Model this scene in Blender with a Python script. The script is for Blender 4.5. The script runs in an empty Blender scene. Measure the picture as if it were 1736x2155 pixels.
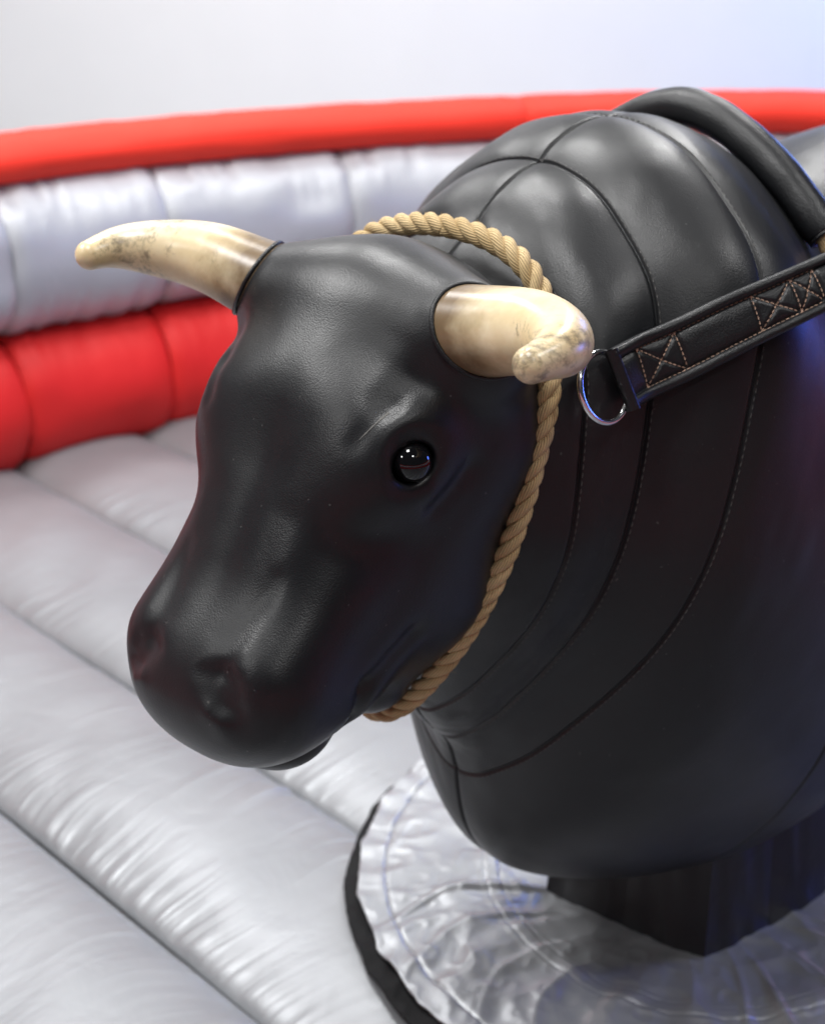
import bpy, bmesh, math, random
import numpy as np
from mathutils import Vector, Matrix
from mathutils.bvhtree import BVHTree

random.seed(7)
SC = bpy.context.scene
COL = SC.collection
R = math.radians

# ------------------------------------------------------------------ camera
CAM_P = np.array([0.0, 0.0, 1.5]); PITCH = R(23)
FW = np.array([0, math.cos(PITCH), -math.sin(PITCH)])
UP = np.array([0, math.sin(PITCH), math.cos(PITCH)])
RT = np.array([1.0, 0, 0])
cd = bpy.data.cameras.new("camera"); cam = bpy.data.objects.new("camera", cd); COL.objects.link(cam)
cam.location = CAM_P; cam.rotation_euler = (R(90 - 23), 0, 0)
cd.lens = 50; cd.sensor_fit = 'VERTICAL'; cd.sensor_height = 36; cd.sensor_width = 36
cd.clip_start = 0.05; cd.clip_end = 100
cd.dof.use_dof = True; cd.dof.focus_distance = 1.34; cd.dof.aperture_fstop = 4.5
SC.camera = cam
def ray(x, y):
    """direction through a point of the 1736 x 2155 picture; surfaces are found by casting it on the built body"""
    F = 50 / 36 * 2155
    return FW + RT * (x - 868) / F - UP * (y - 1077.5) / F

# ------------------------------------------------------------------ world and lamps
w = bpy.data.worlds.new("World"); SC.world = w; w.use_nodes = True
bg = w.node_tree.nodes["Background"]; bg.inputs[0].default_value = (0.90, 0.93, 1.0, 1); bg.inputs[1].default_value = 0.05
def area(name, loc, target, size, power, color=(1, 1, 1), sy=None):
    l = bpy.data.lights.new(name, 'AREA'); l.energy = power; l.color = color; l.size = size
    if sy: l.shape = 'RECTANGLE'; l.size_y = sy
    o = bpy.data.objects.new(name, l); COL.objects.link(o); o.location = loc
    o.rotation_euler = (Vector(target) - Vector(loc)).to_track_quat('-Z', 'Y').to_euler()
    return o
LAMPS = [((-2.3, 2.0, 3.3), .7, 95), ((-.5, 2.9, 3.5), .5, 55), ((1.1, 3.3, 3.5), .5, 62), ((-1.6, 4.6, 3.5), .6, 50),
         ((-.6, .9, 3.5), .5, 48), ((1.6, 5.4, 3.5), .6, 50), ((1.8, 1.0, 3.5), .4, 30), ((-3.0, -.2, 3.3), .6, 40), ((.6, -.8, 3.5), .4, 22)]
for loc, s, p in LAMPS:
    area("ceiling_lamp", loc, (loc[0], loc[1], 0), s, p, (1, 0.995, 0.985))
area("blue_lamp", (2.9, 2.3, 1.3), (0.6, 1.8, 0.9), 0.5, 17, (0.09, 0.18, 1.0))
area("blue_back_lamp", (2.7, 5.6, 1.9), (1.0, 2.6, 1.0), 0.7, 13, (0.12, 0.25, 1.0))
area("blue_wall_lamp", (3.9, 7.2, 2.5), (3.3, 8.0, 2.2), 0.6, 120, (0.18, 0.36, 1.0))
area("wall_lamp", (-.6, 5.9, 4.2), (-0.9, 8.0, 1.2), 2.4, 118, (1, 0.995, 0.99))
SC.view_settings.view_transform = 'Standard'; SC.view_settings.look = 'None'
SC.view_settings.exposure = 0; SC.view_settings.gamma = 1
SC.cycles.use_denoising = True
SC.cycles.max_bounces = 8

# ------------------------------------------------------------------ helpers
def link(name, me, parent=None, mat=None, smooth=True):
    o = bpy.data.objects.new(name, me); COL.objects.link(o)
    if parent is not None: o.parent = parent
    if mat is not None: me.materials.append(mat)
    if smooth: me.polygons.foreach_set('use_smooth', [True] * len(me.polygons))
    return o
def mesh_np(name, V, F):
    me = bpy.data.meshes.new(name); me.from_pydata(np.asarray(V).tolist(), [], np.asarray(F).tolist() if isinstance(F, np.ndarray) else F); me.update()
    return me
def tag(o, label, cat, group=None):
    o['label'] = label; o['category'] = cat
    if group: o['group'] = group
def empty(name, loc=(0, 0, 0)):
    o = bpy.data.objects.new(name, None); COL.objects.link(o); o.location = loc; o.empty_display_size = .1
    return o
def grid_faces(nu, nv, wrap_v=False):
    i = np.arange(nu - 1)[:, None]; j = np.arange(nv if wrap_v else nv - 1)[None, :]
    j2 = (j + 1) % nv
    return np.stack([i * nv + j, i * nv + j2, (i + 1) * nv + j2, (i + 1) * nv + j], -1).reshape(-1, 4)
def cspline(xs, Y):
    """natural cubic spline through (xs, Y); returns an evaluator"""
    xs = np.asarray(xs, float); Y = np.asarray(Y, float)
    if Y.ndim == 1: Y = Y[:, None]
    n = len(xs); h = np.diff(xs); A = np.eye(n); r = np.zeros_like(Y)
    for k in range(1, n - 1):
        A[k, k - 1] = h[k - 1]; A[k, k] = 2 * (h[k - 1] + h[k]); A[k, k + 1] = h[k]
        r[k] = 6 * ((Y[k + 1] - Y[k]) / h[k] - (Y[k] - Y[k - 1]) / h[k - 1])
    M = np.linalg.solve(A, r)
    def ev(t):
        t = np.clip(np.asarray(t, float), xs[0], xs[-1]); k = np.clip(np.searchsorted(xs, t) - 1, 0, n - 2)
        a = (xs[k + 1] - t)[:, None]; b = (t - xs[k])[:, None]; hh = h[k][:, None]
        return (M[k] * a ** 3 + M[k + 1] * b ** 3) / (6 * hh) + (Y[k] / hh - M[k] * hh / 6) * a + (Y[k + 1] / hh - M[k + 1] * hh / 6) * b
    return ev
def curve_pts(pts, n, closed=False):
    P = np.asarray(pts, float)
    if closed: P = np.concatenate([P[-3:], P, P[:4]])
    d = np.r_[0, np.cumsum(np.linalg.norm(np.diff(P, axis=0), axis=1))]
    ev = cspline(d, P)
    a, b = (d[3], d[-4]) if closed else (0, d[-1])
    T = np.linspace(a, b, 4000); Q = ev(T)
    L = np.r_[0, np.cumsum(np.linalg.norm(np.diff(Q, axis=0), axis=1))]
    t2 = np.interp(np.linspace(0, L[-1], n), L, T)
    return ev(t2), L[-1]
def frames(P, hint=(0, 0, 1)):
    T = np.gradient(P, axis=0); T /= np.linalg.norm(T, axis=1)[:, None]
    N = np.zeros_like(P); v = np.asarray(hint, float)
    for k in range(len(P)):
        v = v - T[k] * (v @ T[k]); v = v / max(np.linalg.norm(v), 1e-9); N[k] = v
    return T, N, np.cross(T, N)
def sweep(name, P, rad, nv=16, hint=(0, 0, 1), parent=None, mat=None, caps=True, uv=False, rx=None):
    P = np.asarray(P, float); n = len(P)
    T, N, B = frames(P, hint); rad = np.broadcast_to(np.asarray(rad, float), (n,))
    ph = np.linspace(0, 2 * np.pi, nv, endpoint=False)
    k2 = 1 if rx is None else rx
    V = P[:, None] + rad[:, None, None] * (np.cos(ph)[None, :, None] * N[:, None] + k2 * np.sin(ph)[None, :, None] * B[:, None])
    F = grid_faces(n, nv, True).tolist(); V = V.reshape(-1, 3)
    if caps:
        F.append(list(range(nv))[::-1]); F.append(list(range((n - 1) * nv, n * nv)))
    me = mesh_np(name, V, F)
    if uv:
        L = np.r_[0, np.cumsum(np.linalg.norm(np.diff(P, axis=0), axis=1))]
        ul = me.uv_layers.new(name='UVMap'); vi = np.zeros(len(me.loops), int); me.loops.foreach_get('vertex_index', vi)
        U = np.stack([L[vi // nv], (vi % nv) / nv], 1)
        # close the wrap seam
        pi = np.repeat(np.arange(len(me.polygons)), [p.loop_total for p in me.polygons])
        wrapf = np.zeros(len(me.polygons), bool); wrapf[nv - 1:(n - 1) * nv:nv] = True
        m = wrapf[pi] & (U[:, 1] == 0); U[m, 1] = 1
        ul.data.foreach_set('uv', U.ravel())
    return link(name, me, parent, mat)
def _hash(i, j, seed):
    x = np.sin(i * 127.1 + j * 311.7 + seed * 74.7) * 43758.5453
    return x - np.floor(x)
def vnoise(x, y, seed=0):
    i = np.floor(x); j = np.floor(y); fx = x - i; fy = y - j
    fx = fx ** 3 * (fx * (fx * 6 - 15) + 10); fy = fy ** 3 * (fy * (fy * 6 - 15) + 10)
    a = _hash(i, j, seed); b = _hash(i + 1, j, seed); c = _hash(i, j + 1, seed); d = _hash(i + 1, j + 1, seed)
    return (a * (1 - fx) + b * fx) * (1 - fy) + (c * (1 - fx) + d * fx) * fy * 1.0 - 0.5
def sstep(a, b, x):
    t = np.clip((x - a) / (b - a), 0, 1); return t * t * (3 - 2 * t)

# ------------------------------------------------------------------ materials
def newmat(name):
    m = bpy.data.materials.new(name); m.use_nodes = True
    nt = m.node_tree; b = nt.nodes['Principled BSDF']
    return m, nt, b
def N(nt, t, **kw):
    n = nt.nodes.new(t)
    for k, v in kw.items():
        if k in n.inputs: n.inputs[k].default_value = v
        else: setattr(n, k, v)
    return n
def ramp(nt, src, stops):
    r = nt.nodes.new('ShaderNodeValToRGB'); el = r.color_ramp.elements
    while len(el) < len(stops): el.new(.5)
    for e, (p, c) in zip(el, stops):
        e.position = p; e.color = (*c, 1) if len(c) == 3 else c
    nt.links.new(src, r.inputs[0]); return r
def leather(name, col=(0.006, 0.0064, 0.0080), rough=0.385, scale=640, strength=.13, spec=.45):
    m, nt, b = newmat(name); L = nt.links
    tc = N(nt, 'ShaderNodeTexCoord')
    wn = N(nt, 'ShaderNodeTexNoise', Scale=60.0, Detail=2.0)
    L.new(tc.outputs['Object'], wn.inputs['Vector'])
    mixv = N(nt, 'ShaderNodeMix', data_type='VECTOR'); mixv.inputs[0].default_value = .003
    L.new(tc.outputs['Object'], mixv.inputs[4]); L.new(wn.outputs['Color'], mixv.inputs[5])
    vo = N(nt, 'ShaderNodeTexVoronoi', Scale=float(scale), feature='F1'); L.new(mixv.outputs[1], vo.inputs['Vector'])
    n2 = N(nt, 'ShaderNodeTexNoise', Scale=45.0, Detail=4.0, Roughness=.6); L.new(tc.outputs['Object'], n2.inputs['Vector'])
    b1 = N(nt, 'ShaderNodeBump', Strength=strength, Distance=0.0012, invert=True); L.new(vo.outputs['Distance'], b1.inputs['Height'])
    b2 = N(nt, 'ShaderNodeBump', Strength=.05, Distance=0.004); L.new(n2.outputs[0], b2.inputs['Height']); L.new(b1.outputs[0], b2.inputs['Normal'])
    n3 = N(nt, 'ShaderNodeTexNoise', Scale=7.0, Detail=5.0, Roughness=.6); L.new(tc.outputs['Object'], n3.inputs['Vector'])
    mr = N(nt, 'ShaderNodeMapRange'); mr.inputs[1].default_value = .3; mr.inputs[2].default_value = .7
    mr.inputs[3].default_value = rough - .05; mr.inputs[4].default_value = rough + .07
    L.new(n3.outputs[0], mr.inputs[0]); L.new(mr.outputs[0], b.inputs['Roughness'])
    # tiny dust specks and faint scuffs
    n4 = N(nt, 'ShaderNodeTexNoise', Scale=170.0, Detail=1.0); L.new(tc.outputs['Object'], n4.inputs['Vector'])
    rp = ramp(nt, n4.outputs[0], [(.0, col), (.77, col), (.80, (.05, .05, .05)), (1, (.07, .07, .07))])
    L.new(rp.outputs[0], b.inputs['Base Color'])
    b.inputs['Specular IOR Level'].default_value = spec
    L.new(b2.outputs[0], b.inputs['Normal'])
    return m
def vinyl(name, col, rough=.4, metallic=0.0, bump=.15, bscale=14.0, spec=.5, var=.06):
    m, nt, b = newmat(name); L = nt.links
    tc = N(nt, 'ShaderNodeTexCoord')
    n1 = N(nt, 'ShaderNodeTexNoise', Scale=bscale, Detail=5.0, Roughness=.55, Distortion=.6); L.new(tc.outputs['Object'], n1.inputs['Vector'])
    wv = N(nt, 'ShaderNodeTexNoise', Scale=900.0, Detail=1.0); L.new(tc.outputs['Object'], wv.inputs['Vector'])
    b1 = N(nt, 'ShaderNodeBump', Strength=bump, Distance=0.01); L.new(n1.outputs[0], b1.inputs['Height'])
    b2 = N(nt, 'ShaderNodeBump', Strength=.06, Distance=0.001); L.new(wv.outputs[0], b2.inputs['Height']); L.new(b1.outputs[0], b2.inputs['Normal'])
    n2 = N(nt, 'ShaderNodeTexNoise', Scale=3.0, Detail=4.0); L.new(tc.outputs['Object'], n2.inputs['Vector'])
    lo = tuple(c * (1 - var) for c in col); hi = tuple(min(1, c * (1 + var)) for c in col)
    rp = ramp(nt, n2.outputs[0], [(.3, lo), (.7, hi)]); L.new(rp.outputs[0], b.inputs['Base Color'])
    b.inputs['Metallic'].default_value = metallic; b.inputs['Roughness'].default_value = rough
    b.inputs['Specular IOR Level'].default_value = spec
    L.new(b2.outputs[0], b.inputs['Normal'])
    return m
def plain(name, col, rough=.5, metallic=0.0, spec=.5, coat=0):
    m, nt, b = newmat(name)
    n1 = N(nt, 'ShaderNodeTexNoise', Scale=40.0, Detail=3.0)
    tc = N(nt, 'ShaderNodeTexCoord'); nt.links.new(tc.outputs['Object'], n1.inputs['Vector'])
    rp = ramp(nt, n1.outputs[0], [(.3, tuple(c * .9 for c in col)), (.7, tuple(min(1, c * 1.1) for c in col))])
    nt.links.new(rp.outputs[0], b.inputs['Base Color'])
    b.inputs['Roughness'].default_value = rough; b.inputs['Metallic'].default_value = metallic
    b.inputs['Specular IOR Level'].default_value = spec; b.inputs['Coat Weight'].default_value = coat
    return m
M_BODY = leather('body_leather')
M_HEAD = leather('head_leather', scale=600)
M_STRAP = leather('strap_leather', rough=.4, scale=520, strength=.25)
M_SILVER = vinyl('silver_fabric', (.285, .293, .309), rough=.46, metallic=.5, bump=.25, bscale=9.0, var=.09)
M_SILVER_WALL = vinyl('silver_wall_fabric', (.43, .443, .472), rough=.5, metallic=.3, bump=.25, bscale=9.0)
M_DISC = vinyl('silver_foil', (.36, .37, .39), rough=.41, metallic=.5, bump=.2, bscale=14.0)
M_RED = vinyl('red_fabric', (.58, .014, .013), rough=.58, bump=.25, bscale=7.0, spec=.3)
M_REDTOP = vinyl('red_rim_fabric', (.85, .045, .025), spec=.2, rough=.6, bump=.15, bscale=7.0)
M_BLACK = plain('black_webbing', (.006, .006, .007), .7, 0, .2)
M_SKIRT = vinyl('black_cover_fabric', (.007, .0075, .009), rough=.5, bump=.3, bscale=12.0)
M_THREAD = plain('dark_thread', (.07, .067, .064), .6)
M_TAN = plain('tan_thread', (.50, .33, .24), .6)
M_STEEL = plain('ring_steel', (.75, .75, .77), .13, 1.0)
M_EYE = plain('eye_glass', (.004, .004, .005), .03, 0, .6, 0)
M_WALL = vinyl('white_wall_paint', (.80, .80, .80), rough=.8, bump=.02, bscale=2.0, spec=.2, var=.01)
M_FLOOR = plain('grey_floor', (.35, .35, .36), .5)

# ------------------------------------------------------------------ setting
def quad(name, pts, mat):
    o = link(name, mesh_np(name, pts, [[0, 1, 2, 3]]), None, mat, False); o['kind'] = 'structure'; return o
quad('floor', [(-14, -6, -.14), (14, -6, -.14), (14, 9, -.14), (-14, 9, -.14)], M_FLOOR)
quad('wall', [(-14, 8, -.14), (14, 8, -.14), (14, 8, 6), (-14, 8, 6)], M_WALL)

# ------------------------------------------------------------------ inflatable mat: one puffy air tube beside another
E_DIR = np.array([.69, -.724]); E_DIR /= np.linalg.norm(E_DIR); M_DIR = np.array([-E_DIR[1], E_DIR[0]])
mat_root = empty('inflatable_mat', (0.5, 2.0, -.1))
tag(mat_root, 'silver puffed inflatable mat of long quilted tubes under the bull', 'inflatable mat')
SEAMS = [-1.64, -1.21, -.78, -.35, .08, .52, .95, 1.36, 1.81, 2.24, 2.67, 3.10, 3.53, 3.96]
HB = .054
def mat_z(a, t, wdt, k):
    """height of a tube at a (along the tube), t in -1..1 across; wrinkles gather at the seams"""
    e = 1 - np.abs(t) ** 2.3
    z = HB * np.clip(e, 0, 1) ** .55 * (1 + .05 * vnoise(a * 3, t * 0 + k, 3))
    near = np.exp(-((1 - np.abs(t)) / .40) ** 2)
    sl = t * wdt * .5
    side = np.where(t > 0, 0, 50)
    lean = -.15 + .9 * vnoise(a * 1.7, t * 0 + k, 41) + .5 * vnoise(a * 4, sl * 3, 43)
    sh = a + sl * lean
    far = np.exp(-((1 - np.abs(t)) / .75) ** 2)
    amp = .35 + 1.3 * np.clip(vnoise(a * 4 + side, sl * 2 + k, 51) + .45, 0, 1)
    edge = np.clip((1 - np.abs(t)) / .05, 0, 1)
    z = z + .007 * edge * vnoise((a + .8 * sl) * 6, sl * 4 + k, 31 + k) * (1 - .4 * near)
    for fr, st, am, env, sd in ((9, 2.0, .0034, far, 11), (19, 2.2, .0030, near, 23), (38, 3.0, .0026, near, 37), (64, 5.0, .0015, far, 53), (105, 8.0, .0006, far, 61)):
        wv_ = vnoise(sh * fr + side, sl * st + k * 7.3, sd + k)
        z = z + .8 * edge * amp * env * am * ((1 - 2 * np.abs(wv_)) ** 2 - .5)
    return z
for k in range(len(SEAMS) - 1):
    s0, s1 = SEAMS[k], SEAMS[k + 1]; wdt = s1 - s0
    fine = k >= 4
    a = np.concatenate([np.linspace(-4.3, -3.2, 60)[:-1], np.linspace(-3.2, .6, 1150), np.linspace(.6, 3.0, 80)[1:]]) if fine else np.linspace(-4.3, 3.0, 160)
    t = np.sin(np.linspace(-np.pi / 2, np.pi / 2, 74 if fine else 26))
    A, T = np.meshgrid(a, t, indexing='ij')
    Z = mat_z(A, T, wdt, k) - .005
    c = (s0 + s1) / 2 + T * wdt / 2 + .006 * np.sin(A * 3 + k)
    X = A * E_DIR[0] + c * M_DIR[0]; Y = A * E_DIR[1] + c * M_DIR[1]
    V = np.stack([X - .5, Y - 2.0, Z + .1], -1).reshape(-1, 3)
    F = grid_faces(len(a), len(t))
    cx = V[F].mean(1)
    keep = (cx[:, 1] + 2.0 < 4.6) & (cx[:, 1] + 2.0 > -1.8) & (cx[:, 0] > -3.2) & (cx[:, 0] < 2.6)
    me = mesh_np('air_tube', V, F[keep])
    bm = bmesh.new(); bm.from_mesh(me); bmesh.ops.delete(bm, geom=[v for v in bm.verts if not v.link_faces], context='VERTS'); bm.to_mesh(me); bm.free()
    if len(me.polygons): link('air_tube', me, mat_root, M_SILVER)

# ------------------------------------------------------------------ inflatable wall ring
wall_root = empty('inflatable_wall', (-.2, 4.4, -.1))
tag(wall_root, 'curved inflatable wall with red rim, silver middle tube and red lower tube', 'inflatable wall')
PATH = [(2.9, -.7), (1.9, -1.5), (.4, -1.85), (-1.2, -1.6), (-2.4, -.6), (-2.85, .6), (-2.75, 1.5), (-2.25, 2.5), (-1.69, 3.26), (-1.20, 3.86), (-.69, 4.30), (-.10, 4.62), (.58, 4.86), (1.45, 4.90), (2.3, 4.5), (3.1, 3.8), (3.5, 2.6), (3.45, 1.0), (2.9, -.7)]
pp, plen = curve_pts([(x, y, 0) for x, y in PATH], 2400)
dirs = np.gradient(pp, axis=0); dirs /= np.linalg.norm(dirs, axis=1)[:, None]
outn = np.stack([-dirs[:, 1], dirs[:, 0], 0 * dirs[:, 0]], 1)      # away from the bull
def ring_sections(name, zc, rz, rn, off, mat, cuts, seed, lean=0.0, wr=.008):
    sarr = np.linspace(0, plen, len(pp)); cuts = [0] + cuts + [plen]
    for q in range(len(cuts) - 1):
        ss = cuts[q] + (cuts[q + 1] - cuts[q]) * (0.5 - .5 * np.cos(np.linspace(0, np.pi, 90)))
        P = np.stack([np.interp(ss, sarr, pp[:, c]) for c in range(3)], 1)
        On = np.stack([np.interp(ss, sarr, outn[:, c]) for c in range(3)], 1)
        ph = np.linspace(0, 2 * np.pi, 96, endpoint=False)
        S, PH = np.meshgrid(ss, ph, indexing='ij')
        dist = np.minimum(S - cuts[q], cuts[q + 1] - S)
        pinch = 1 - .10 * np.exp(-(dist / .022) ** 1.0)
        topw = np.exp(-((np.abs((PH % np.pi) - np.pi / 2) - np.pi / 2) / .8) ** 2) * 0 + np.abs(np.sin(PH)) ** 2
        wrk = wr * topw * (1 - 2 * np.abs(vnoise(S * 21, np.cos(PH) * 1.2 + np.sin(PH) * .6, seed + q))) + wr * 1.2 * vnoise(S * 6, np.sin(PH) * 2, seed + 9 + q)
        rr = pinch[..., None]
        V = P[:, None] + On[:, None] * (off + (np.cos(PH)[..., None] * (rn * rr + wrk[..., None])))
        V = V + np.array([0, 0, 1.]) * (zc + np.sin(PH)[..., None] * (rz * rr + wrk[..., None]))
        V[..., 0] += .2; V[..., 1] -= 4.4; V[..., 2] += .1
        link(name, mesh_np(name, V.reshape(-1, 3), grid_faces(len(ss), len(ph), True)), wall_root, mat)
_far = np.where(pp[:, 1] > 2.6)[0]
sx = lambda x: float(np.interp(x, pp[_far, 0], np.linspace(0, plen, len(pp))[_far]))
half_ = [plen * f for f in (.06, .12, .18, .24, .30)]; end_ = [plen * f for f in (.80, .87, .94)]
ring_sections('lower_tube_section', .182, .21, .20, .05, M_RED, half_ + [sx(-1.95), sx(-1.17), sx(-.80), sx(.0), sx(.9), sx(1.8)] + end_, 5)
ring_sections('upper_tube_section', .60, .215, .20, .05, M_SILVER_WALL, half_ + [sx(-1.75), sx(-1.17), sx(-.78), sx(-.24), sx(.45), sx(1.15), sx(1.9)] + end_, 17, wr=.014)
ring_sections('rim_section', .868, .068, .10, .02, M_REDTOP, half_ + [sx(-1.18), sx(.35), sx(1.6)] + end_, 29, wr=.003)

# ------------------------------------------------------------------ body of the bull: sections fanned along the spine
BETA = R(50); P0 = np.array([.5, 1.96, 0]); ZA = np.array([0, 0, 1.])
BF = np.array([-math.sin(BETA), -math.cos(BETA), 0]); BL = np.array([math.cos(BETA), -math.sin(BETA), 0])
#        xT    zT     xB     zB    half width
ST = [(.690, 1.050, .700, .700, .150),
      (.568, 1.172, .651, .581, .216),
      (.466, 1.238, .611, .525, .236),
      (.350, 1.278, .582, .459, .303),
      (.235, 1.244, .515, .290, .330),
      (.120, 1.178, .265, .178, .340),
      (-.03, 1.190, .060, .160, .340),
      (-.23, 1.222, -.20, .160, .335),
      (-.50, 1.200, -.47, .220, .335),
      (-.74, 1.120, -.72, .380, .290),
      (-.86, .980, -.85, .560, .190),
      (-.90, .860, -.90, .740, .060)]
U = np.arange(len(ST), dtype=float)
body_ev = cspline(U, ST)
SEAM_U = [1.0, 2.0, 3.0, 5.0]
us = [np.linspace(0, U[-1], 300)]
for s in SEAM_U: us.append(s + np.linspace(-.14, .14, 41))
us = np.unique(np.concatenate(us)); us = us[(us >= 0) & (us <= U[-1])]
vh = np.unique(np.concatenate([np.linspace(0, np.pi, 150), np.linspace(0, .10, 24), np.pi - np.linspace(0, .10, 24)]))
vs = np.concatenate([vh, 2 * np.pi - vh[-2:0:-1]])
PC = [0, .008, .025, .05, .09, .135, .18, .24, .30, .42, .54, .65, .76, .85, .91, .955, .985, 1]
PF = [0, .19, .36, .50, .66, .81, .90, .955, .975, 1, .985, .895, .72, .535, .395, .255, .14, 0]
_pc = cspline(np.arccos(1 - 2 * np.array(PC)), PF)
def lat_prof(u, v):
    va = np.abs((v + np.pi) % (2 * np.pi) - np.pi); sn = np.sign(np.sin(v)); sn = np.where(sn == 0, 1, sn)
    k = sstep(3.0, 5.5, u)
    return sn * (_pc(va)[:, 0] * (1 - k) + np.sin(va) * k)
def body_raw(u, v):
    s = body_ev(u)
    c = (s[:, [0, 1]] + s[:, [2, 3]]) / 2; h = (s[:, [0, 1]] - s[:, [2, 3]]) / 2
    q = c + h * np.cos(v)[:, None]
    lat = s[:, 4] * lat_prof(u, v)
    return P0 + q[:, :1] * BF + q[:, 1:2] * ZA + lat[:, None] * BL
def body_disp(u, v):
    d = np.zeros_like(u)
    low = .12 + .88 * sstep(-.5, .5, np.cos(v))
    for i, s in enumerate(SEAM_U):
        loc = np.linalg.norm(body_raw(u + .01, v) - body_raw(u, v), axis=1) / .01
        dd = np.abs(u - s) * loc
        d -= .0029 * np.exp(-(dd / .0023) ** 2) + .0026 * low * np.exp(-(dd / .022) ** 1.3)
    for a_, b_ in ((0, 1), (1, 2), (2, 3), (3, 5)):
        f = np.clip((u - a_) / (b_ - a_), 0, 1)
        d += (.0052 if a_ < 3 else .0025) * low * (1 - np.abs(2 * f - 1) ** 2.4) * ((u >= a_) & (u <= b_))
    # mid seam over the neck and down the chest
    s = body_ev(u); L = np.linalg.norm(s[:, [0, 1]] - s[:, [2, 3]], axis=1) / 2
    lt = s[:, 4] * np.abs(lat_prof(u, v))
    top = (np.cos(v) > 0) & True
    wt = np.where(top, 1 - sstep(3.2, 3.8, u), (1 - sstep(5.5, 6, u)))
    d -= wt * (.0038 * np.exp(-(lt / .0026) ** 2) + .004 * np.exp(-(lt / .022) ** 1.3))
    # soft sag folds and gathers
    d += .002 * vnoise(u * 2.3, v * 5, 4) + .0010 * vnoise(u * 6 + v * 4, v * 9, 8)
    return d
UU, VV = [g.ravel() for g in np.meshgrid(us, vs, indexing='ij')]
raw = body_raw(UU, VV)
du = body_raw(UU + 1e-3, VV) - body_raw(UU - 1e-3, VV); dv = body_raw(UU, VV + 1e-3) - body_raw(UU, VV - 1e-3)
nrm = np.cross(du, dv); nrm /= np.maximum(np.linalg.norm(nrm, axis=1), 1e-12)[:, None]
ctr = P0 + BF * ((body_ev(UU)[:, 0] + body_ev(UU)[:, 2]) / 2)[:, None] + ZA * ((body_ev(UU)[:, 1] + body_ev(UU)[:, 3]) / 2)[:, None]
sg = np.sign(((raw - ctr) * nrm).sum(1)); nrm *= np.where(sg == 0, 1, sg)[:, None]
nrm = np.nan_to_num(nrm)
bodyV = raw + nrm * body_disp(UU, VV)[:, None]
nU, nV = len(us), len(vs)
bodyF = grid_faces(nU, nV, True)
OB = P0.copy(); OB[2] = 0
bull = empty('mechanical_bull', OB)
tag(bull, 'black leather mechanical bull with cream horns on a black pedestal', 'mechanical bull')
capsF = [list(range(nV)), list(range((nU - 1) * nV, nU * nV))[::-1]]
me = mesh_np('body', bodyV - OB, bodyF.tolist() + capsF)
bm = bmesh.new(); bm.from_mesh(me); bmesh.ops.recalc_face_normals(bm, faces=bm.faces); bm.to_mesh(me); bm.free()
body = link('body', me, bull, M_BODY)
body_bvh = BVHTree.FromPolygons((raw + nrm * .004).tolist(), bodyF.tolist())

# ------------------------------------------------------------------ head: one smooth blended volume, meshed by surface nets
PSI, ALP = R(42), R(52)
FH = np.array([-math.sin(PSI), -math.cos(PSI), 0]); HL = np.array([math.cos(PSI), -math.sin(PSI), 0])
HN = math.cos(ALP) * FH - math.sin(ALP) * ZA; HD = math.sin(ALP) * FH + math.cos(ALP) * ZA
HO = CAM_P + ray(790, 540) * (1.45 / ray(790, 540)[1])
HB3 = np.stack([HN, HD, HL])
def hw(p): return HO + np.asarray(p, float) @ HB3
def ellip(p, c, r):
    q = (p - np.array(c)) ; r = np.array(r)
    k0 = np.linalg.norm(q / r, axis=-1); k1 = np.linalg.norm(q / r ** 2, axis=-1)
    return k0 * (k0 - 1) / np.maximum(k1, 1e-9)
def cone(p, a, ra, b, rb):
    a = np.array(a); b = np.array(b); ab = b - a
    t = np.clip(((p - a) @ ab) / (ab @ ab), 0, 1)
    return np.linalg.norm(p - a - t[..., None] * ab, axis=-1) - (ra + (rb - ra) * t)
def smin(a, b, k):
    h = np.clip(.5 + .5 * (b - a) / k, 0, 1); return b + (a - b) * h - k * h * (1 - h)
def smax(a, b, k): return -smin(-a, -b, k)
EYE = np.array([.188, -.026, .136]); EYE_N = np.array([.10, .50, .86]); EYE_N /= np.linalg.norm(EYE_N)
def groove(p, A, B, axes, sig, depth):
    """a soft crease between A and B, seen along the third axis: how much it pushes the surface in"""
    q = p[..., list(axes)]; A = np.array(A); B = np.array(B); ab = B - A
    t = np.clip(((q - A) @ ab) / (ab @ ab), 0, 1)
    return depth * np.exp(-(np.linalg.norm(q - A - t[..., None] * ab, axis=-1) / sig) ** 2)
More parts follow.
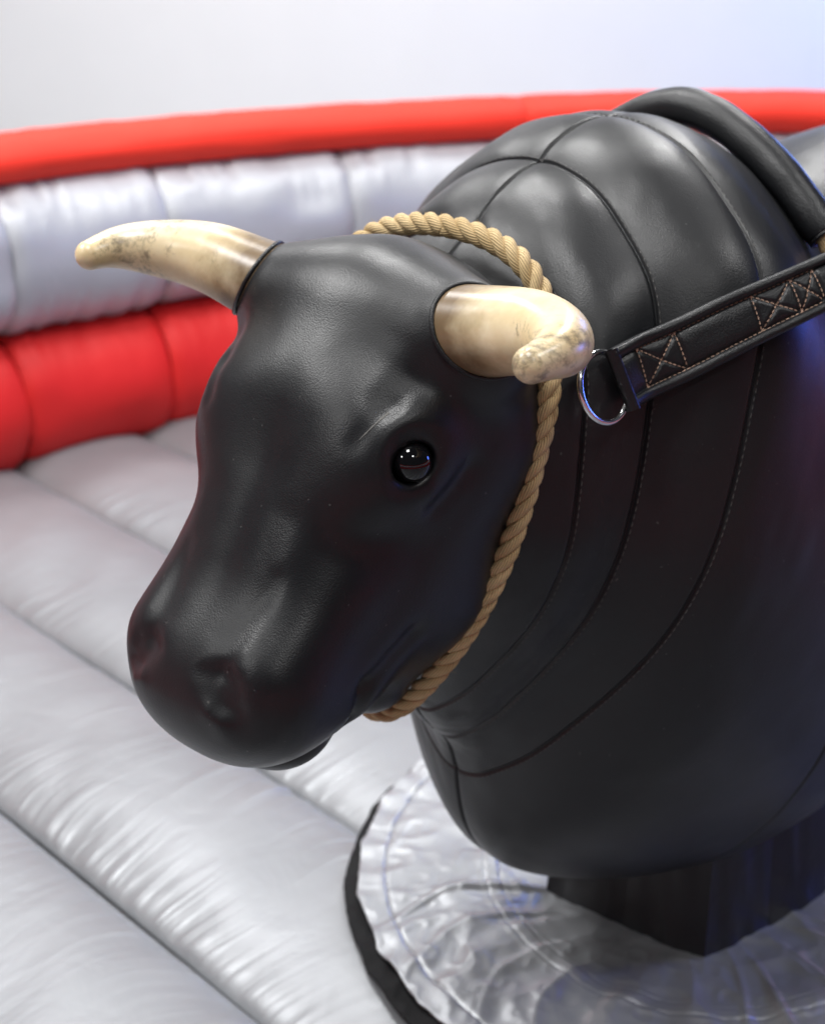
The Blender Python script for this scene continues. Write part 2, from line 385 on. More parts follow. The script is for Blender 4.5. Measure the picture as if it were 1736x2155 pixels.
def head_sdf(p):
    p = np.array(p); p[..., 2] = np.sqrt(p[..., 2] ** 2 + 2.5e-4)
    d = ellip(p, (.10, -.110, 0), (.155, .150, .142))                                  # skull
    d = smin(d, cone(p, (.036, -.029, 0), .059, (.055, -.028, .105), .056), .05)       # poll and horn bosses
    d = smin(d, cone(p, (.055, -.045, .06), .058, (.056, -.050, .138), .055), .04)      # horn root
    d = smin(d, cone(p, (.17, -.050, .040), .085, (.43, -.082, .036), .078), .05)      # nose bridge
    d = smin(d, cone(p, (.11, -.165, .060), .093, (.270, -.213, .046), .079), .085)     # cheek
    d = smin(d, cone(p, (.27, -.213, .046), .079, (.385, -.259, .014), .053), .06)     # jaw
    d = smin(d, cone(p, (.14, -.125, .080), .068, (.395, -.135, .052), .066), .06)     # side of the snout
    d = smin(d, ellip(p, (.185, -.030, .098), (.075, .050, .058)), .05)                # brow
    pm = p.copy(); pm[..., 2] = p[..., 2] / np.clip(1 + 3.0 * (p[..., 1] + .06), .62, 1.06)
    d = smin(d, ellip(pm, (.452, -.076, 0), (.083, .081, .125)) * .85, .045)                  # muzzle
    d = smin(d, cone(p, (.29, -.070, .092), .032, (.43, -.040, .080), .036), .03)      # facial crest
    d = smin(d, ellip(p, (.463, -.152, 0), (.070, .046, .084)), .006)                  # lower lip and chin
    # eye socket and lids
    eu = np.array([-1., 0, 0]) - EYE_N * (np.array([-1., 0, 0]) @ EYE_N); eu /= np.linalg.norm(eu); ew = np.cross(EYE_N, eu)
    m1 = .85 * eu + .5 * ew; m1 /= np.linalg.norm(m1); m2 = np.cross(EYE_N, m1)
    d = smax(d, -(np.linalg.norm(p - (EYE + EYE_N * .016), axis=-1) - .0265), .02)
    path = [EYE + m1 * .0258 * math.cos(t_) + m2 * .0200 * math.sin(t_) + EYE_N * .003 for t_ in np.linspace(0, 2 * math.pi, 17)]
    lid = np.full(p.shape[:-1], 9.0)
    for A_, B_ in zip(path[:-1], path[1:]): lid = np.minimum(lid, cone(p, A_, .0052, B_, .0052))
    d = smin(d, lid, .014)
    low = [EYE - eu * .031 * math.cos(t_) + ew * .031 * math.sin(t_) - EYE_N * .004 for t_ in np.linspace(-.9, .9, 5)]
    for A_, B_ in zip(low[:-1], low[1:]): d = smin(d, cone(p, A_, .008, B_, .008), .014)
    q = p - EYE; h = q @ EYE_N; x1 = q @ m1; x2 = q @ m2
    hole = np.maximum(np.sqrt((x1 / .0222) ** 2 + (x2 / .0172) ** 2) - 1, -h / .03 - .2) * .018
    d = smax(d, -hole, .003)
    # nostril: hooked hollow with a soft lower pad
    top = sstep(-.09, -.05, p[..., 1]); side = sstep(.05, .08, p[..., 2])
    for A_, B_ in (((.455, .038), (.447, .056)), ((.447, .056), (.454, .076)), ((.454, .076), (.472, .083))):
        d = d + top * groove(p, A_, B_, (0, 2), .008, .0018)
    d = d + top * groove(p, (.460, .056), (.474, .064), (0, 2), .019, .0068)
    d = d - top * groove(p, (.488, .056), (.492, .066), (0, 2), .012, .0042)
    d = d + top * groove(p, (.29, .052), (.415, .047), (0, 2), .018, .0022)               # between nose bridge and crest
    d = d + top * groove(p, (.345, .066), (.440, .058), (0, 2), .011, .0018)
    d = d + top * groove(p, (.150, .121), (.198, .107), (0, 2), .010, .0020)             # wrinkle over the eye
    d = d + top * groove(p, (.150, .116), (.120, .125), (0, 2), .016, .004)
    d = d + groove(p, (.56, -.122), (.44, -.146), (0, 1), .0055, .007)                   # mouth line
    d = d + side * groove(p, (.235, -.035), (.285, -.05), (0, 1), .030, .004)            # hollow in front of the eye
    d = d + side * (groove(p, (.44, -.150), (.405, -.128), (0, 1), .011, .009) + groove(p, (.405, -.128), (.335, -.150), (0, 1), .014, .006))
    d = d + side * groove(p, (.215, -.075), (.165, -.085), (0, 1), .012, .003)           # under the lower lid
    return d
def surface_nets(f, org, h):
    nx, ny, nz = f.shape; s = f < 0
    cnt = np.zeros((nx - 1, ny - 1, nz - 1), np.int8); pos = np.zeros((nx - 1, ny - 1, nz - 1, 3), np.float32)
    cs = [(i, j, k) for i in (0, 1) for j in (0, 1) for k in (0, 1)]
    sl = lambda c: tuple(slice(c[q], c[q] + f.shape[q] - 1) for q in range(3))
    for c in cs:
        for ax in range(3):
            if c[ax]: continue
            c2 = list(c); c2[ax] = 1; c2 = tuple(c2)
            fa, fb = f[sl(c)], f[sl(c2)]; m = (fa < 0) != (fb < 0)
            t = np.where(m, fa / np.where(m, fa - fb, 1), 0)
            cnt += m
            for q in range(3): pos[..., q] += np.where(m, c[q] + (t if q == ax else 0), 0)
    act = cnt > 0; idx = -np.ones(act.shape, int); idx[act] = np.arange(act.sum())
    ijk = np.argwhere(act)
    V = (ijk + pos[act] / cnt[act][:, None]) * h + org
    F = []
    for ax in range(3):
        b, c = (ax + 1) % 3, (ax + 2) % 3
        a0 = [slice(1, -1)] * 3; a1 = [slice(1, -1)] * 3
        a0[ax] = slice(0, -1); a1[ax] = slice(1, None)
        s0 = s[tuple(a0)]; s1 = s[tuple(a1)]
        e = np.argwhere(s0 != s1); off = np.ones(3, int); off[ax] = 0; e = e + off
        inside = s[e[:, 0], e[:, 1], e[:, 2]]
        q = []
        for db, dc in ((0, 0), (1, 0), (1, 1), (0, 1)):
            g = e.copy(); g[:, b] -= db; g[:, c] -= dc; q.append(idx[g[:, 0], g[:, 1], g[:, 2]])
        q = np.stack(q, 1); q[inside] = q[inside][:, ::-1]; F.append(q)
    return V, np.concatenate(F)
hs = .0042; lo = np.array([-.09, -.36, -.21]); hi = np.array([.58, .06, .21])
ax = [np.arange(lo[q], hi[q], hs) for q in range(3)]
G = np.stack(np.meshgrid(*ax, indexing='ij'), -1)
hV, hF = surface_nets(head_sdf(G), lo, hs)
for _ in range(3):
    f = head_sdf(hV); e = 6e-4
    g = np.stack([head_sdf(hV + e * np.eye(3)[q]) - head_sdf(hV - e * np.eye(3)[q]) for q in range(3)], 1) / (2 * e)
    hV = hV - np.clip(f / np.maximum((g ** 2).sum(1), .2), -.003, .003)[:, None] * g
hW = hw(hV)
me = mesh_np('head', hW - OB, hF)
bm = bmesh.new(); bm.from_mesh(me); bmesh.ops.recalc_face_normals(bm, faces=bm.faces)
for _ in range(2): bmesh.ops.smooth_vert(bm, verts=bm.verts, factor=.4, use_axis_x=True, use_axis_y=True, use_axis_z=True)
bm.to_mesh(me); bm.free()
head = link('head', me, bull, M_HEAD)
head_bvh = BVHTree.FromPolygons(hW.tolist(), hF.tolist())
for sgn in (1, -1):
    bm = bmesh.new(); bmesh.ops.create_uvsphere(bm, u_segments=64, v_segments=32, radius=.0212)
    me = bpy.data.meshes.new('eye'); bm.to_mesh(me); bm.free()
    e = link('eye', me, head, M_EYE); e.location = hw(EYE * [1, 1, sgn] - EYE_N * [1, 1, sgn] * .0022) - OB

# a pale scuff along the fold over the eye
M_SCUFF = plain('worn_leather', (.11, .107, .10), .7)
V = []; F = []
for k, t_ in enumerate(np.linspace(0, 1, 26)):
    a_ = .157 + .036 * t_; l_ = .1195 - .012 * t_ + .0015 * math.sin(t_ * 3)
    wd = (.0008 * (1 - t_) ** .7 + .0002) * (.6 + .8 * abs(float(vnoise(np.array(t_ * 9), np.array(.3), 2)) + .5))
    for sd in (-1, 1):
        o_ = hw((a_ + sd * wd * .5, .2, l_ + sd * wd)); hit = head_bvh.ray_cast(Vector(o_), Vector(-HD))
        V.append(np.array(hit[0]) + HD * .0005 - OB)
    if k: F.append([2 * k - 2, 2 * k - 1, 2 * k + 1, 2 * k])
link('scuff_mark', mesh_np('scuff_mark', V, F), head, M_SCUFF)

# ------------------------------------------------------------------ horns
def horn_mat():
    m, nt, b = newmat('horn'); L = nt.links
    tc = N(nt, 'ShaderNodeTexCoord'); sp = N(nt, 'ShaderNodeSeparateXYZ'); L.new(tc.outputs['UV'], sp.inputs[0])
    n1 = N(nt, 'ShaderNodeTexNoise', Scale=16.0, Detail=4.0, Roughness=.6); L.new(tc.outputs['Object'], n1.inputs['Vector'])
    base = ramp(nt, n1.outputs[0], [(.3, (.60, .46, .25)), (.55, (.72, .59, .37)), (.75, (.79, .69, .49))])
    # brown at the root
    ad = N(nt, 'ShaderNodeMath', operation='MULTIPLY_ADD'); L.new(n1.outputs[0], ad.inputs[0]); ad.inputs[1].default_value = .10; L.new(sp.outputs[0], ad.inputs[2])
    root = ramp(nt, ad.outputs[0], [(.105, (.9, .9, .9)), (.135, (.5, .5, .5)), (.18, (0, 0, 0))])
    m1 = N(nt, 'ShaderNodeMix', data_type='RGBA'); L.new(root.outputs[0], m1.inputs[0]); L.new(base.outputs[0], m1.inputs[6]); m1.inputs[7].default_value = (.10, .058, .028, 1)
    # dark worn smudges
    mp = N(nt, 'ShaderNodeMapping'); mp.inputs['Scale'].default_value = (5.0, 26.0, 26.0)
    n2 = N(nt, 'ShaderNodeTexNoise', Scale=9.0, Detail=9.0, Roughness=.75, Distortion=.8); L.new(tc.outputs['Object'], n2.inputs['Vector'])
    n3 = N(nt, 'ShaderNodeTexNoise', Scale=110.0, Detail=5.0, Roughness=.8); L.new(tc.outputs['Object'], n3.inputs['Vector'])
    mm = N(nt, 'ShaderNodeMath', operation='MULTIPLY_ADD'); L.new(n3.outputs[0], mm.inputs[0]); mm.inputs[1].default_value = .38; L.new(n2.outputs[0], mm.inputs[2])
    sm = ramp(nt, mm.outputs[0], [(.74, (0, 0, 0)), (.84, (.65, .65, .65)), (.92, (.85, .85, .85))])
    m2 = N(nt, 'ShaderNodeMix', data_type='RGBA'); L.new(sm.outputs[0], m2.inputs[0]); L.new(m1.outputs[2], m2.inputs[6]); m2.inputs[7].default_value = (.09, .07, .05, 1)
    L.new(m2.outputs[2], b.inputs['Base Color'])
    b.inputs['Roughness'].default_value = .30; b.inputs['Specular IOR Level'].default_value = .5
    b.inputs['Subsurface Weight'].default_value = .08; b.inputs['Subsurface Radius'].default_value = (.01, .006, .003); b.inputs['Subsurface Scale'].default_value = .5
    bp = N(nt, 'ShaderNodeBump', Strength=.15, Distance=.003); L.new(n1.outputs[0], bp.inputs['Height']); L.new(bp.outputs[0], b.inputs['Normal'])
    return m
M_HORN = horn_mat()
HORN = [(.052, -.022, .100), (.048, -.012, .160), (.043, .004, .222), (.056, .034, .280), (.077, .066, .305), (.100, .092, .306)]
HR = [(0, .047), (.25, .0445), (.5, .039), (.75, .030), (.92, .020), (1, .015)]
for sgn in (1, -1):
    pts, Lh = curve_pts([hw(np.array(q) * [1, 1, sgn]) - OB for q in HORN], 70)
    t = np.linspace(0, 1, 70); rad = np.interp(t, [a for a, _ in HR], [b for _, b in HR])
    rad = np.convolve(np.pad(rad, 6, 'edge'), np.ones(13) / 13, 'valid')
    T = pts[-1] - pts[-2]; T /= np.linalg.norm(T)
    ths = np.linspace(0, np.pi / 2 * .97, 9)[1:]
    pts = np.concatenate([pts, pts[-1] + T * rad[-1] * np.sin(ths)[:, None]]); rad = np.r_[rad, rad[-1] * np.cos(ths)]
    h = sweep('horn', pts, rad, 40, hint=HD, parent=bull, mat=M_HORN, uv=True)
    # leather collar round the root
    k = int(70 * .17); Tn, Nn, Bn = frames(pts, HD)
    ph = np.linspace(0, 2 * np.pi, 61)
    # collar sits where the horn leaves the head
    best = None
    ring = []
    for a_ in ph[:-1]:
        kk = 4
        while kk < 40:
            pt = pts[kk] + rad[kk] * (np.cos(a_) * Nn[kk] + np.sin(a_) * Bn[kk])
            if head_sdf(((pt + OB - HO) @ HB3.T)[None])[0] > .0005: break
            kk += 1
        ring.append(kk)
    ring = np.convolve(np.pad(np.array(ring, float), 4, 'wrap'), np.ones(9) / 9, 'valid')
    rp = []
    for a_, kk in zip(ph[:-1], ring):
        i0 = int(kk); fr = kk - i0
        f_ = lambda A: A[i0] * (1 - fr) + A[i0 + 1] * fr
        rp.append(f_(pts) + (f_(rad) + .0006) * (np.cos(a_) * f_(Nn) + np.sin(a_) * f_(Bn)))
    rp = np.array(rp + rp[:2])
    sweep('horn_collar', rp, .0026, 12, parent=h, mat=M_STRAP, hint=Tn[10], caps=False)

# ------------------------------------------------------------------ pedestal under the body
ped = empty('pedestal', (.435, 1.85, .02))
tag(ped, 'black fabric covered square pedestal carrying the bull above the silver flap', 'pedestal')
PB = R(45); d1 = np.array([-math.sin(PB), -math.cos(PB)]); d2 = np.array([math.cos(PB), -math.sin(PB)])
hb = .158
corners = [np.array(c) for c in ((-.205, -.005), (0., -.146), (.205, .0), (.02, .20))]
def panel(c0, c1, seed):
    nu, nz = 40, 30; out = np.array([c0[1] - c1[1], c1[0] - c0[0]]) * -1.0; out /= np.linalg.norm(out)
    if out @ (c0 + c1) < 0: out = -out
    u, z = np.meshgrid(np.linspace(0, 1, nu), np.linspace(0.0, .42, nz), indexing='ij')
    fl = 1 + .10 * (1 - z / .42) ** 2
    b = .006 * vnoise(u * 5 + z * 4, z * 6, seed) * np.sin(np.pi * u) ** .5 + .004 * np.sin(np.pi * u)
    xy = (c0 + (c1 - c0) * u[..., None]) * fl[..., None] + out * b[..., None]
    V = np.concatenate([xy, z[..., None] + .02], -1).reshape(-1, 3)
    me = mesh_np('cover_panel', V, grid_faces(nu, nz)); link('cover_panel', me, ped, M_SKIRT)
for q in range(4):
    c0, c1 = corners[q], corners[(q + 1) % 4]
    panel(c0, (c0 + c1) / 2, q * 3); panel((c0 + c1) / 2, c1, q * 3 + 1)

# ------------------------------------------------------------------ round silver flap at the foot of the pedestal
flap = empty('base_flap', (.453, 1.885, .05))
tag(flap, 'crumpled silver foil flap with black scalloped trim lying round the pedestal', 'ground flap')
def flap_z(r, th, R0):
    f = r / R0
    z = .068 - .02 * (1 - sstep(.25, .75, f))
    tw = th + .25 * f * vnoise(f * 3, th * 0, 2)
    z = z + .013 * vnoise(np.cos(tw) * 3 + 5, np.sin(tw) * 3 + f * 1.1, 3) * sstep(.15, .6, f)
    q = vnoise(np.cos(tw) * 7 + 9, np.sin(tw) * 7 + f * .9, 5)
    z = z + .008 * (1 - 2 * np.abs(q)) ** 2 * sstep(.22, .6, f) * (1 - .4 * sstep(.7, 1, f))
    x = np.cos(th) * f; y = np.sin(th) * f
    z = z + .006 * (1 - 2 * np.abs(vnoise(x * 8 + y * 3, y * 8 - x * 3, 9))) + .0024 * (1 - 2 * np.abs(vnoise(x * 19 - y * 6, y * 19 + x * 6, 12)))
    e = np.clip((f - .84) / .16, 0, 1)
    z = z + .0018 * np.sin(th * 46 + 3 * vnoise(th * 8, f * 0, 6)) * e
    z = z - .0035 * np.exp(-((f - .915) / .006) ** 2) + .003 * np.exp(-((f - .60) / .035) ** 4) - .002 * np.exp(-((np.abs(f - .60) - .022) / .005) ** 2)
    return z
def disc(name, cx, cy, r_in, r_out, sc, nc, dz, mat, nr=150, nt=900):
    th = np.linspace(0, 2 * np.pi, nt, endpoint=False)
    fr = (th * nc / (2 * np.pi)) % 1 - .5
    edge = r_out * (1 - sc * np.abs(fr) * (1 - np.abs(fr)) * 4) + .004 * vnoise(th * 7, th * 0, 3) + .0012 * vnoise(th * 40, th * 0, 4)
    rr = np.linspace(0, 1, nr)
    RR = r_in + (edge[None] - r_in) * rr[:, None]; TH = np.broadcast_to(th[None], RR.shape)
    zz = flap_z(RR, TH, r_out) + dz
    V = np.stack([RR * np.cos(TH) + cx, RR * np.sin(TH) + cy, zz - .05], -1).reshape(-1, 3)
    o = link(name, mesh_np(name, V, grid_faces(nr, nt, True)), flap, mat)
    md = o.modifiers.new('thick', 'SOLIDIFY'); md.thickness = .004; md.offset = -1
    return o
disc('flap_sheet', 0, 0, .13, .543, .012, 26, 0, M_DISC)
disc('flap_trim', -.010, -.020, .49, .551, .004, 17, -.012, M_BLACK, nr=16)

# ------------------------------------------------------------------ rope material and builder
def rope_mat():
    m, nt, b = newmat('hemp_rope'); L = nt.links
    tc = N(nt, 'ShaderNodeTexCoord')
    sp = N(nt, 'ShaderNodeSeparateXYZ'); L.new(tc.outputs['UV'], sp.inputs[0])
    m1 = N(nt, 'ShaderNodeMath', operation='MULTIPLY'); m1.inputs[1].default_value = 62.0; L.new(sp.outputs[0], m1.inputs[0])
    m2 = N(nt, 'ShaderNodeMath', operation='MULTIPLY_ADD'); m2.inputs[1].default_value = 4.08; L.new(sp.outputs[1], m2.inputs[0]); L.new(m1.outputs[0], m2.inputs[2])
    cb = N(nt, 'ShaderNodeCombineXYZ'); L.new(m2.outputs[0], cb.inputs[1]); L.new(m1.outputs[0], cb.inputs[0])
    wv = N(nt, 'ShaderNodeTexWave', wave_type='BANDS', bands_direction='Y', Scale=1.0, Distortion=1.2, Detail=2.0); wv.inputs['Detail Scale'].default_value = 1.0
    L.new(cb.outputs[0], wv.inputs['Vector'])
    n1 = N(nt, 'ShaderNodeTexNoise', Scale=22.0, Detail=4.0); L.new(tc.outputs['Object'], n1.inputs['Vector'])
    r1 = ramp(nt, n1.outputs[0], [(.3, (.55, .39, .195)), (.7, (.72, .54, .30))])
    r2 = ramp(nt, wv.outputs[0], [(0, (.45, .45, .45)), (.6, (1, 1, 1))])
    mx = N(nt, 'ShaderNodeMix', data_type='RGBA', blend_type='MULTIPLY'); mx.inputs[0].default_value = .8
    L.new(r1.outputs[0], mx.inputs[6]); L.new(r2.outputs[0], mx.inputs[7]); L.new(mx.outputs[2], b.inputs['Base Color'])
    bp = N(nt, 'ShaderNodeBump', Strength=.7, Distance=.0012); L.new(wv.outputs[0], bp.inputs['Height']); L.new(bp.outputs[0], b.inputs['Normal'])
    b.inputs['Roughness'].default_value = .75; b.inputs['Specular IOR Level'].default_value = .25
    return m
M_ROPE = rope_mat()
def rope(root, P, Ltot, rad=.0105, pitch=.056, fuzz=400):
    n = len(P); T, Nn, Bn = frames(P, (0, 0, 1)); s = np.linspace(0, Ltot, n)
    r0 = rad * .54; rs = rad * .50
    for k in range(3):
        a = s / pitch * 2 * np.pi + k * 2 * np.pi / 3
        Q = P + r0 * (np.cos(a)[:, None] * Nn + np.sin(a)[:, None] * Bn)
        # strands are flattened against each other: wider along the lay
        sweep('strand', Q, rs * 1.06, 14, hint=(0, 0, 1), parent=root, mat=M_ROPE, uv=True, rx=1.06)
    V = []; F = []
    rng = np.random.default_rng(3)
    for _ in range(fuzz):
        k = rng.integers(2, n - 2); a = rng.uniform(0, 2 * np.pi)
        o = np.cos(a) * Nn[k] + np.sin(a) * Bn[k]; tdir = T[k] * rng.choice([-1, 1])
        p0 = P[k] + o * rad * .92; ln = rng.uniform(.003, .009)
        p1 = p0 + (o * .5 + tdir * .7 + rng.normal(0, .25, 3)) * ln * .5; p2 = p1 + (o * rng.uniform(.1, .8) + tdir * .5 + rng.normal(0, .4, 3)) * ln * .5
        sd = np.cross(tdir, o); sd /= np.linalg.norm(sd); sd *= .00024
        b0 = len(V); V += [p0 - sd, p0 + sd, p1 - sd, p1 + sd, p2, p0 + o * .0002, p1 + o * .0002]
        F += [[b0, b0 + 1, b0 + 3, b0 + 2], [b0 + 2, b0 + 3, b0 + 4], [b0, b0 + 5, b0 + 6, b0 + 2], [b0 + 1, b0 + 5, b0 + 6, b0 + 3]]
    f = link('loose_fibre', mesh_np('loose_fibre', V, F), root, M_ROPE, False); f['kind'] = 'stuff'

def cast(x, y, what='both', lift=0.0):
    d = ray(x, y); d = Vector(d / np.linalg.norm(d)); o = Vector(CAM_P); best = None
    for nm, b in (('body', body_bvh), ('head', head_bvh)):
        if what not in ('both', nm): continue
        h = b.ray_cast(o, d)
        if h[0] is not None and (best is None or h[3] < best[3]): best = h
    if best is None: return None, None
    n = best[1]
    if n.dot(d) > 0: n = -n
    return np.array(best[0] + n * lift), np.array(n)

# ------------------------------------------------------------------ halter rope round the head behind the horns
halter = empty('halter_rope', hw((.1, -.17, 0)))
tag(halter, 'tan twisted hemp rope looped round the bull head behind its horns', 'rope')
HALF = [(-.080, -.079, 0), (-.073, -.085, .072), (-.050, -.095, .122), (-.010, -.116, .153), (.043, -.139, .167), (.109, -.171, .165),
        (.157, -.193, .160), (.238, -.232, .141), (.282, -.253, .124), (.333, -.278, .097), (.381, -.300, .065), (.417, -.317, .028)]
loop = HALF + [(.427, -.322, 0)] + [(a, d, -l) for a, d, l in HALF[:0:-1]]
P, Lr = curve_pts([hw(q) - np.array(halter.location) for q in loop], 900, closed=True)
rope(halter, P, Lr, rad=.0119, pitch=Lr / round(Lr / .066), fuzz=1100)

# ------------------------------------------------------------------ padded hand hold arching over the shoulders, rope through it
HX = .212
def bp(x, lat, z): return P0 + BF * x + BL * lat + ZA * z
hold = empty('hand_hold', bp(HX, 0, 1.27))
tag(hold, 'black padded leather roll arching over the bull shoulders with rope through it', 'hand hold')
hl = np.array(hold.location)
arch = [(-.222, 1.148), (-.19, 1.184), (-.15, 1.211), (-.10, 1.241), (-.05, 1.264), (0, 1.273), (.05, 1.265), (.10, 1.243), (.15, 1.211), (.19, 1.178), (.222, 1.148)]
P, La = curve_pts([bp(HX, l, z) - hl for l, z in arch], 160)
tt = np.linspace(0, 1, 160)
rad = .0235 + .0005 * np.sin(tt * 40) * np.sin(tt * 17) - .0035 * np.exp(-np.minimum(tt, 1 - tt) / .02)
sweep('padded_roll', P, rad, 36, hint=(0, 0, 1), parent=hold, mat=M_STRAP, caps=True)
for sg_, i0 in ((1, -1), (-1, 0)):
    T = (P[-1] - P[-2]) if sg_ == 1 else (P[0] - P[1]); T /= np.linalg.norm(T)
    e = P[i0]
    ringp = [e + T * .001 + .0175 * (math.cos(a) * np.cross(T, BF) + math.sin(a) * BF) for a in np.linspace(0, 2 * np.pi * 41 / 40, 42)]
    sweep('end_welt', ringp, .0028, 10, parent=hold, mat=M_STRAP, hint=T, caps=False)
    q2 = [e - T * .03, e + T * .01, e + T * .04 + ZA * -.004, e + T * .075 - ZA * .012]
    Pr, Lq = curve_pts(q2, 90)
    rope(hold, Pr, Lq, rad=.0125, pitch=.060, fuzz=40)

# ------------------------------------------------------------------ breast strap with its steel ring
UE = [(1251, 737), (1310, 711), (1400, 676), (1500, 630), (1600, 588), (1705, 543), (1800, 503)]
LE = [(1304, 862), (1330, 850), (1420, 812), (1515, 766), (1610, 717), (1724, 660), (1815, 612)]
ue, le, nn = [], [], []
for a, b in zip(UE, LE):
    if a[0] < 1650:
        pa, na = cast(*a, 'body'); pb, nb = cast(*b, 'body')
    else:                                                  # pulled taut past the shoulder towards the hand hold
        pts_ = []
        for L_, q in ((ue, a), (le, b)):
            d_ = ray(*q); t1 = (L_[-1] - CAM_P) @ FW; t0 = (L_[-2] - CAM_P) @ FW
            pts_.append(CAM_P + d_ * (t1 + .8 * (t1 - t0)))
        pa, pb = pts_; na = nb = nn[-1]
    ue.append(pa); le.append(pb); nn.append((na + nb) / 2)
ue, le, nn = map(np.array, (ue, le, nn))
nn = np.array([nn[max(0, k - 1):k + 2].mean(0) for k in range(len(nn))]); nn /= np.linalg.norm(nn, axis=1)[:, None]
px = np.array([(a[0] + b[0]) / 2 for a, b in zip(UE, LE)], float)
ev_u, ev_l, ev_n = cspline(px, ue), cspline(px, le), cspline(px, nn)
X0, X1 = px[0], px[-1]
def strap_pt(x, wv, h):
    """x along the strap, wv in -1 (lower edge) .. 1 (upper edge), h above the body"""
    x = np.atleast_1d(np.asarray(x, float)); n_ = ev_n(x); n_ /= np.linalg.norm(n_, axis=1)[:, None]
    c = (ev_u(x) + ev_l(x)) / 2; hw_ = (ev_u(x) - ev_l(x)) / 2
    return c + hw_ * np.asarray(wv)[..., None] + n_ * (np.asarray(h)[..., None])
strap = empty('breast_strap', strap_pt(1500, np.zeros(1), np.zeros(1))[0])
tag(strap, 'black leather breast strap with tan cross stitching ending in a steel ring', 'strap')
sl_ = np.array(strap.location)
SPL = [1333, 1423, 1580, 1660, 1707]
def strap_h(x, wv):
    """outer face of the strap: rolled edges, quilted middle between the rows of stitches"""
    lift = .013 + .016 * np.exp(-((x - X0) / 70) ** 2)
    a = np.abs(wv)
    roll = .0062 * np.sqrt(np.clip(1 - ((a - .81) / .19) ** 2, 0, 1)) * (a > .62) 
    mid = np.where(a <= .62, .0052 * (1 - (a / .62) ** 4), 0)
    for c in SPL[:]:
        mid = mid - np.where(a <= .62, .0026 * np.exp(-((x - c - (-wv) * 14) / 5) ** 2), 0)
    for (xa, xb) in ((1333, 1423), (1580, 1660), (1660, 1707)):
        u_ = ((x - (-wv) * 14) - xa) / (xb - xa); v_ = wv / .62
        ins = (u_ > 0) & (u_ < 1) & (a <= .62)
        d1_ = np.abs(v_ - (1 - 2 * u_)); d2_ = np.abs(v_ - (2 * u_ - 1))
        mid = mid - np.where(ins, .0022 * (np.exp(-(d1_ / .14) ** 2) + np.exp(-(d2_ / .14) ** 2)), 0)
    wob = .0008 * vnoise(x * .03, wv * 2, 5)
    return lift + np.maximum(roll, np.maximum(mid, 0)) + wob
xs_ = np.linspace(X0 + 4, X1, 330); top_w = np.unique(np.concatenate([np.linspace(-1, 1, 61), [-.62, .62]]))
rows = []
for xq in xs_:
    up_ = strap_pt(np.full(len(top_w), xq), top_w, strap_h(np.full(len(top_w), xq), top_w))
    lift = .013 + .016 * math.exp(-((xq - X0) / 70) ** 2)
    dn_ = strap_pt(np.full(2, xq), np.array([.97, -.97]), np.full(2, lift - .009))
    rows.append(np.concatenate([up_, dn_]))
rows = np.array(rows) - sl_; nw = rows.shape[1]
Fs = grid_faces(len(xs_), nw, True).tolist() + [list(range(nw))[::-1], list(range((len(xs_) - 1) * nw, len(xs_) * nw))]
me = mesh_np('band', rows.reshape(-1, 3), Fs)
bm = bmesh.new(); bm.from_mesh(me); bmesh.ops.recalc_face_normals(bm, faces=bm.faces); bm.to_mesh(me); bm.free()
link('band', me, strap, M_STRAP)
# the folded end that holds the ring
fx = X0 + 4; ca = strap_pt([fx], np.array([0.]), np.array([0.]))[0]; ax_w = (ev_u([fx]) - ev_l([fx]))[0] / 2
dirx = strap_pt([fx + 6], np.array([0.]), np.array([0.]))[0] - ca; dirx /= np.linalg.norm(dirx)
nf = ev_n([fx])[0]; nf /= np.linalg.norm(nf)
prof = []
for a in np.linspace(np.pi / 2, 3 * np.pi / 2, 17): prof.append((.011 * math.cos(a), .0265 + .0085 * math.sin(a)))
prof += [(.03, .012), (.06, .009), (.06, .013), (.03, .017)] + [(.0065 * math.cos(a), .0265 + .004 * math.sin(a)) for a in np.linspace(3 * np.pi / 2, np.pi / 2, 13)]
wv = np.linspace(-.985, .985, 24)
V = np.array([[ca - sl_ + ax_w * q + dirx * (x_ + .004) + nf * z_ for x_, z_ in prof] for q in wv])
Ff = grid_faces(len(wv), len(prof), True).tolist()
link('folded_end', mesh_np('folded_end', V.reshape(-1, 3), Ff), strap, M_STRAP)
rc = ca + nf * .0262 + dirx * -.022
aw = ax_w / np.linalg.norm(ax_w); e1 = dirx - aw * (dirx @ aw); e1 /= np.linalg.norm(e1); e1 = e1 * math.cos(R(20)) - nf * math.sin(R(20))
nr_ = np.cross(e1, aw)
rp_ = [rc - sl_ + .037 * (math.cos(a) * e1 * .98 + math.sin(a) * aw) for a in np.linspace(0, 2 * np.pi * 97 / 96, 98)]
sweep('steel_ring', rp_, .0034, 16, parent=strap, mat=M_STEEL, hint=nr_, caps=False)
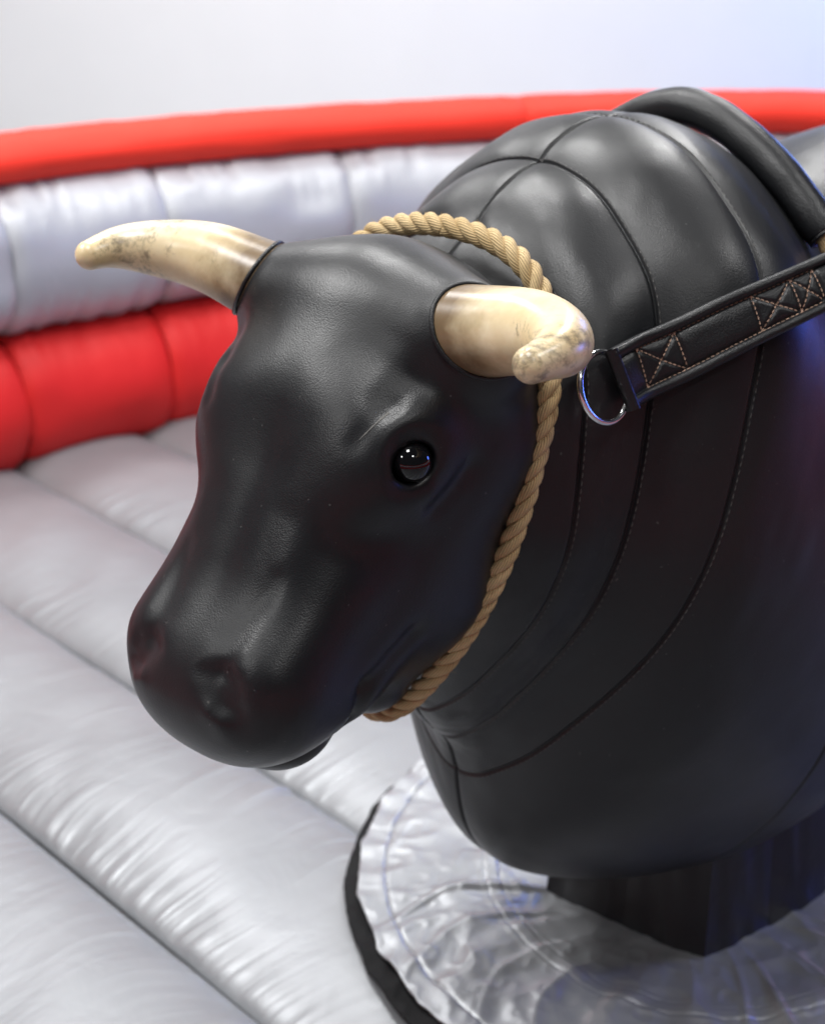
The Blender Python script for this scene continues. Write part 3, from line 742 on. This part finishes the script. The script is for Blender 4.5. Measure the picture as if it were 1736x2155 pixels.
# stitches
def stitch_mesh(segs, r):
    V = []; F = []
    for a, b, n in segs:
        a = np.asarray(a); b = np.asarray(b); t = b - a; t = t / np.linalg.norm(t); sdd = np.cross(t, n); sdd /= np.linalg.norm(sdd)
        b0 = len(V); m_ = (a + b) / 2 + n * r * .6
        for q, k in ((a, .5), (m_, 1), (b, .5)):
            V += [q + sdd * r * k, q + n * r * k, q - sdd * r * k, q - n * r * k]
        for g in (0, 4):
            for c in range(4): F.append([b0 + g + c, b0 + g + (c + 1) % 4, b0 + g + 4 + (c + 1) % 4, b0 + g + 4 + c])
        F += [[b0, b0 + 1, b0 + 2, b0 + 3], [b0 + 11, b0 + 10, b0 + 9, b0 + 8]]
    return mesh_np('stitching', V, F)
def seg_row(pts, nrm_, ln, gap):
    L = np.r_[0, np.cumsum(np.linalg.norm(np.diff(pts, axis=0), axis=1))]; out = []
    for d0 in np.arange(0, L[-1] - ln, ln + gap):
        A = [np.interp(d0, L, pts[:, c]) for c in range(3)]; B = [np.interp(d0 + ln, L, pts[:, c]) for c in range(3)]
        n_ = np.array([np.interp(d0 + ln / 2, L, nrm_[:, c]) for c in range(3)]); out.append((A, B, n_ / np.linalg.norm(n_)))
    return out
def srow(x0, w0, x1, w1):
    t = np.linspace(0, 1, 60); x = x0 + (x1 - x0) * t; w_ = w0 + (w1 - w0) * t
    x = x - w_ * 14
    return seg_row(strap_pt(x, w_, strap_h(x, w_) + .0004) - sl_, ev_n(x), .0040, .0016)
segs = []
for w_ in (.62, -.62): segs += srow(1333, w_, 1707, w_)
for x_ in SPL: segs += srow(x_, .62, x_, -.62)
for xa, xb in ((1333, 1423), (1580, 1660), (1660, 1707)):
    segs += srow(xa, .62, xb, -.62) + srow(xa, -.62, xb, .62)
o = link('tan_stitching', stitch_mesh(segs, .00075), strap, M_TAN); o['kind'] = 'stuff'
# seam stitches of the body
segs = []
for s_ in SEAM_U[:3]:
    v = np.linspace(-np.pi * .97, np.pi * .97, 900); u = np.full_like(v, s_ + .0)
    p_ = body_raw(u, v); n_ = np.cross(body_raw(u + 1e-3, v) - body_raw(u - 1e-3, v), body_raw(u, v + 1e-3) - body_raw(u, v - 1e-3))
    n_ /= np.linalg.norm(n_, axis=1)[:, None]; c_ = p_.mean(0); n_ *= np.sign(((p_ - c_) * n_).sum(1))[:, None]
    loc = np.linalg.norm(body_raw(u + .01, v) - body_raw(u, v), axis=1) / .01
    u2 = u + .0035 / loc
    p_ = body_raw(u2, v) + n_ * (body_disp(u2, v) + .0004)[:, None]
    segs += seg_row(p_ - OB, n_, .0055, .0035)
for v0 in (0.0,):
    u = np.linspace(.9, 3.3, 500); v = np.full_like(u, v0)
    st = body_ev(u); lt = .0035 / st[:, 4]
    p0_ = body_raw(u, v); p1_ = p0_ + BL * .0035
    n_ = np.cross(BL, np.gradient(p0_, axis=0)); n_ /= np.linalg.norm(n_, axis=1)[:, None]; n_ *= np.sign(n_ @ ZA)[:, None]
    segs += seg_row(p1_ + n_ * (body_disp(u, v) + .0030)[:, None] - OB, n_, .0055, .0035)
o = link('seam_stitching', stitch_mesh(segs, .0007), body, M_THREAD); o['kind'] = 'stuff'
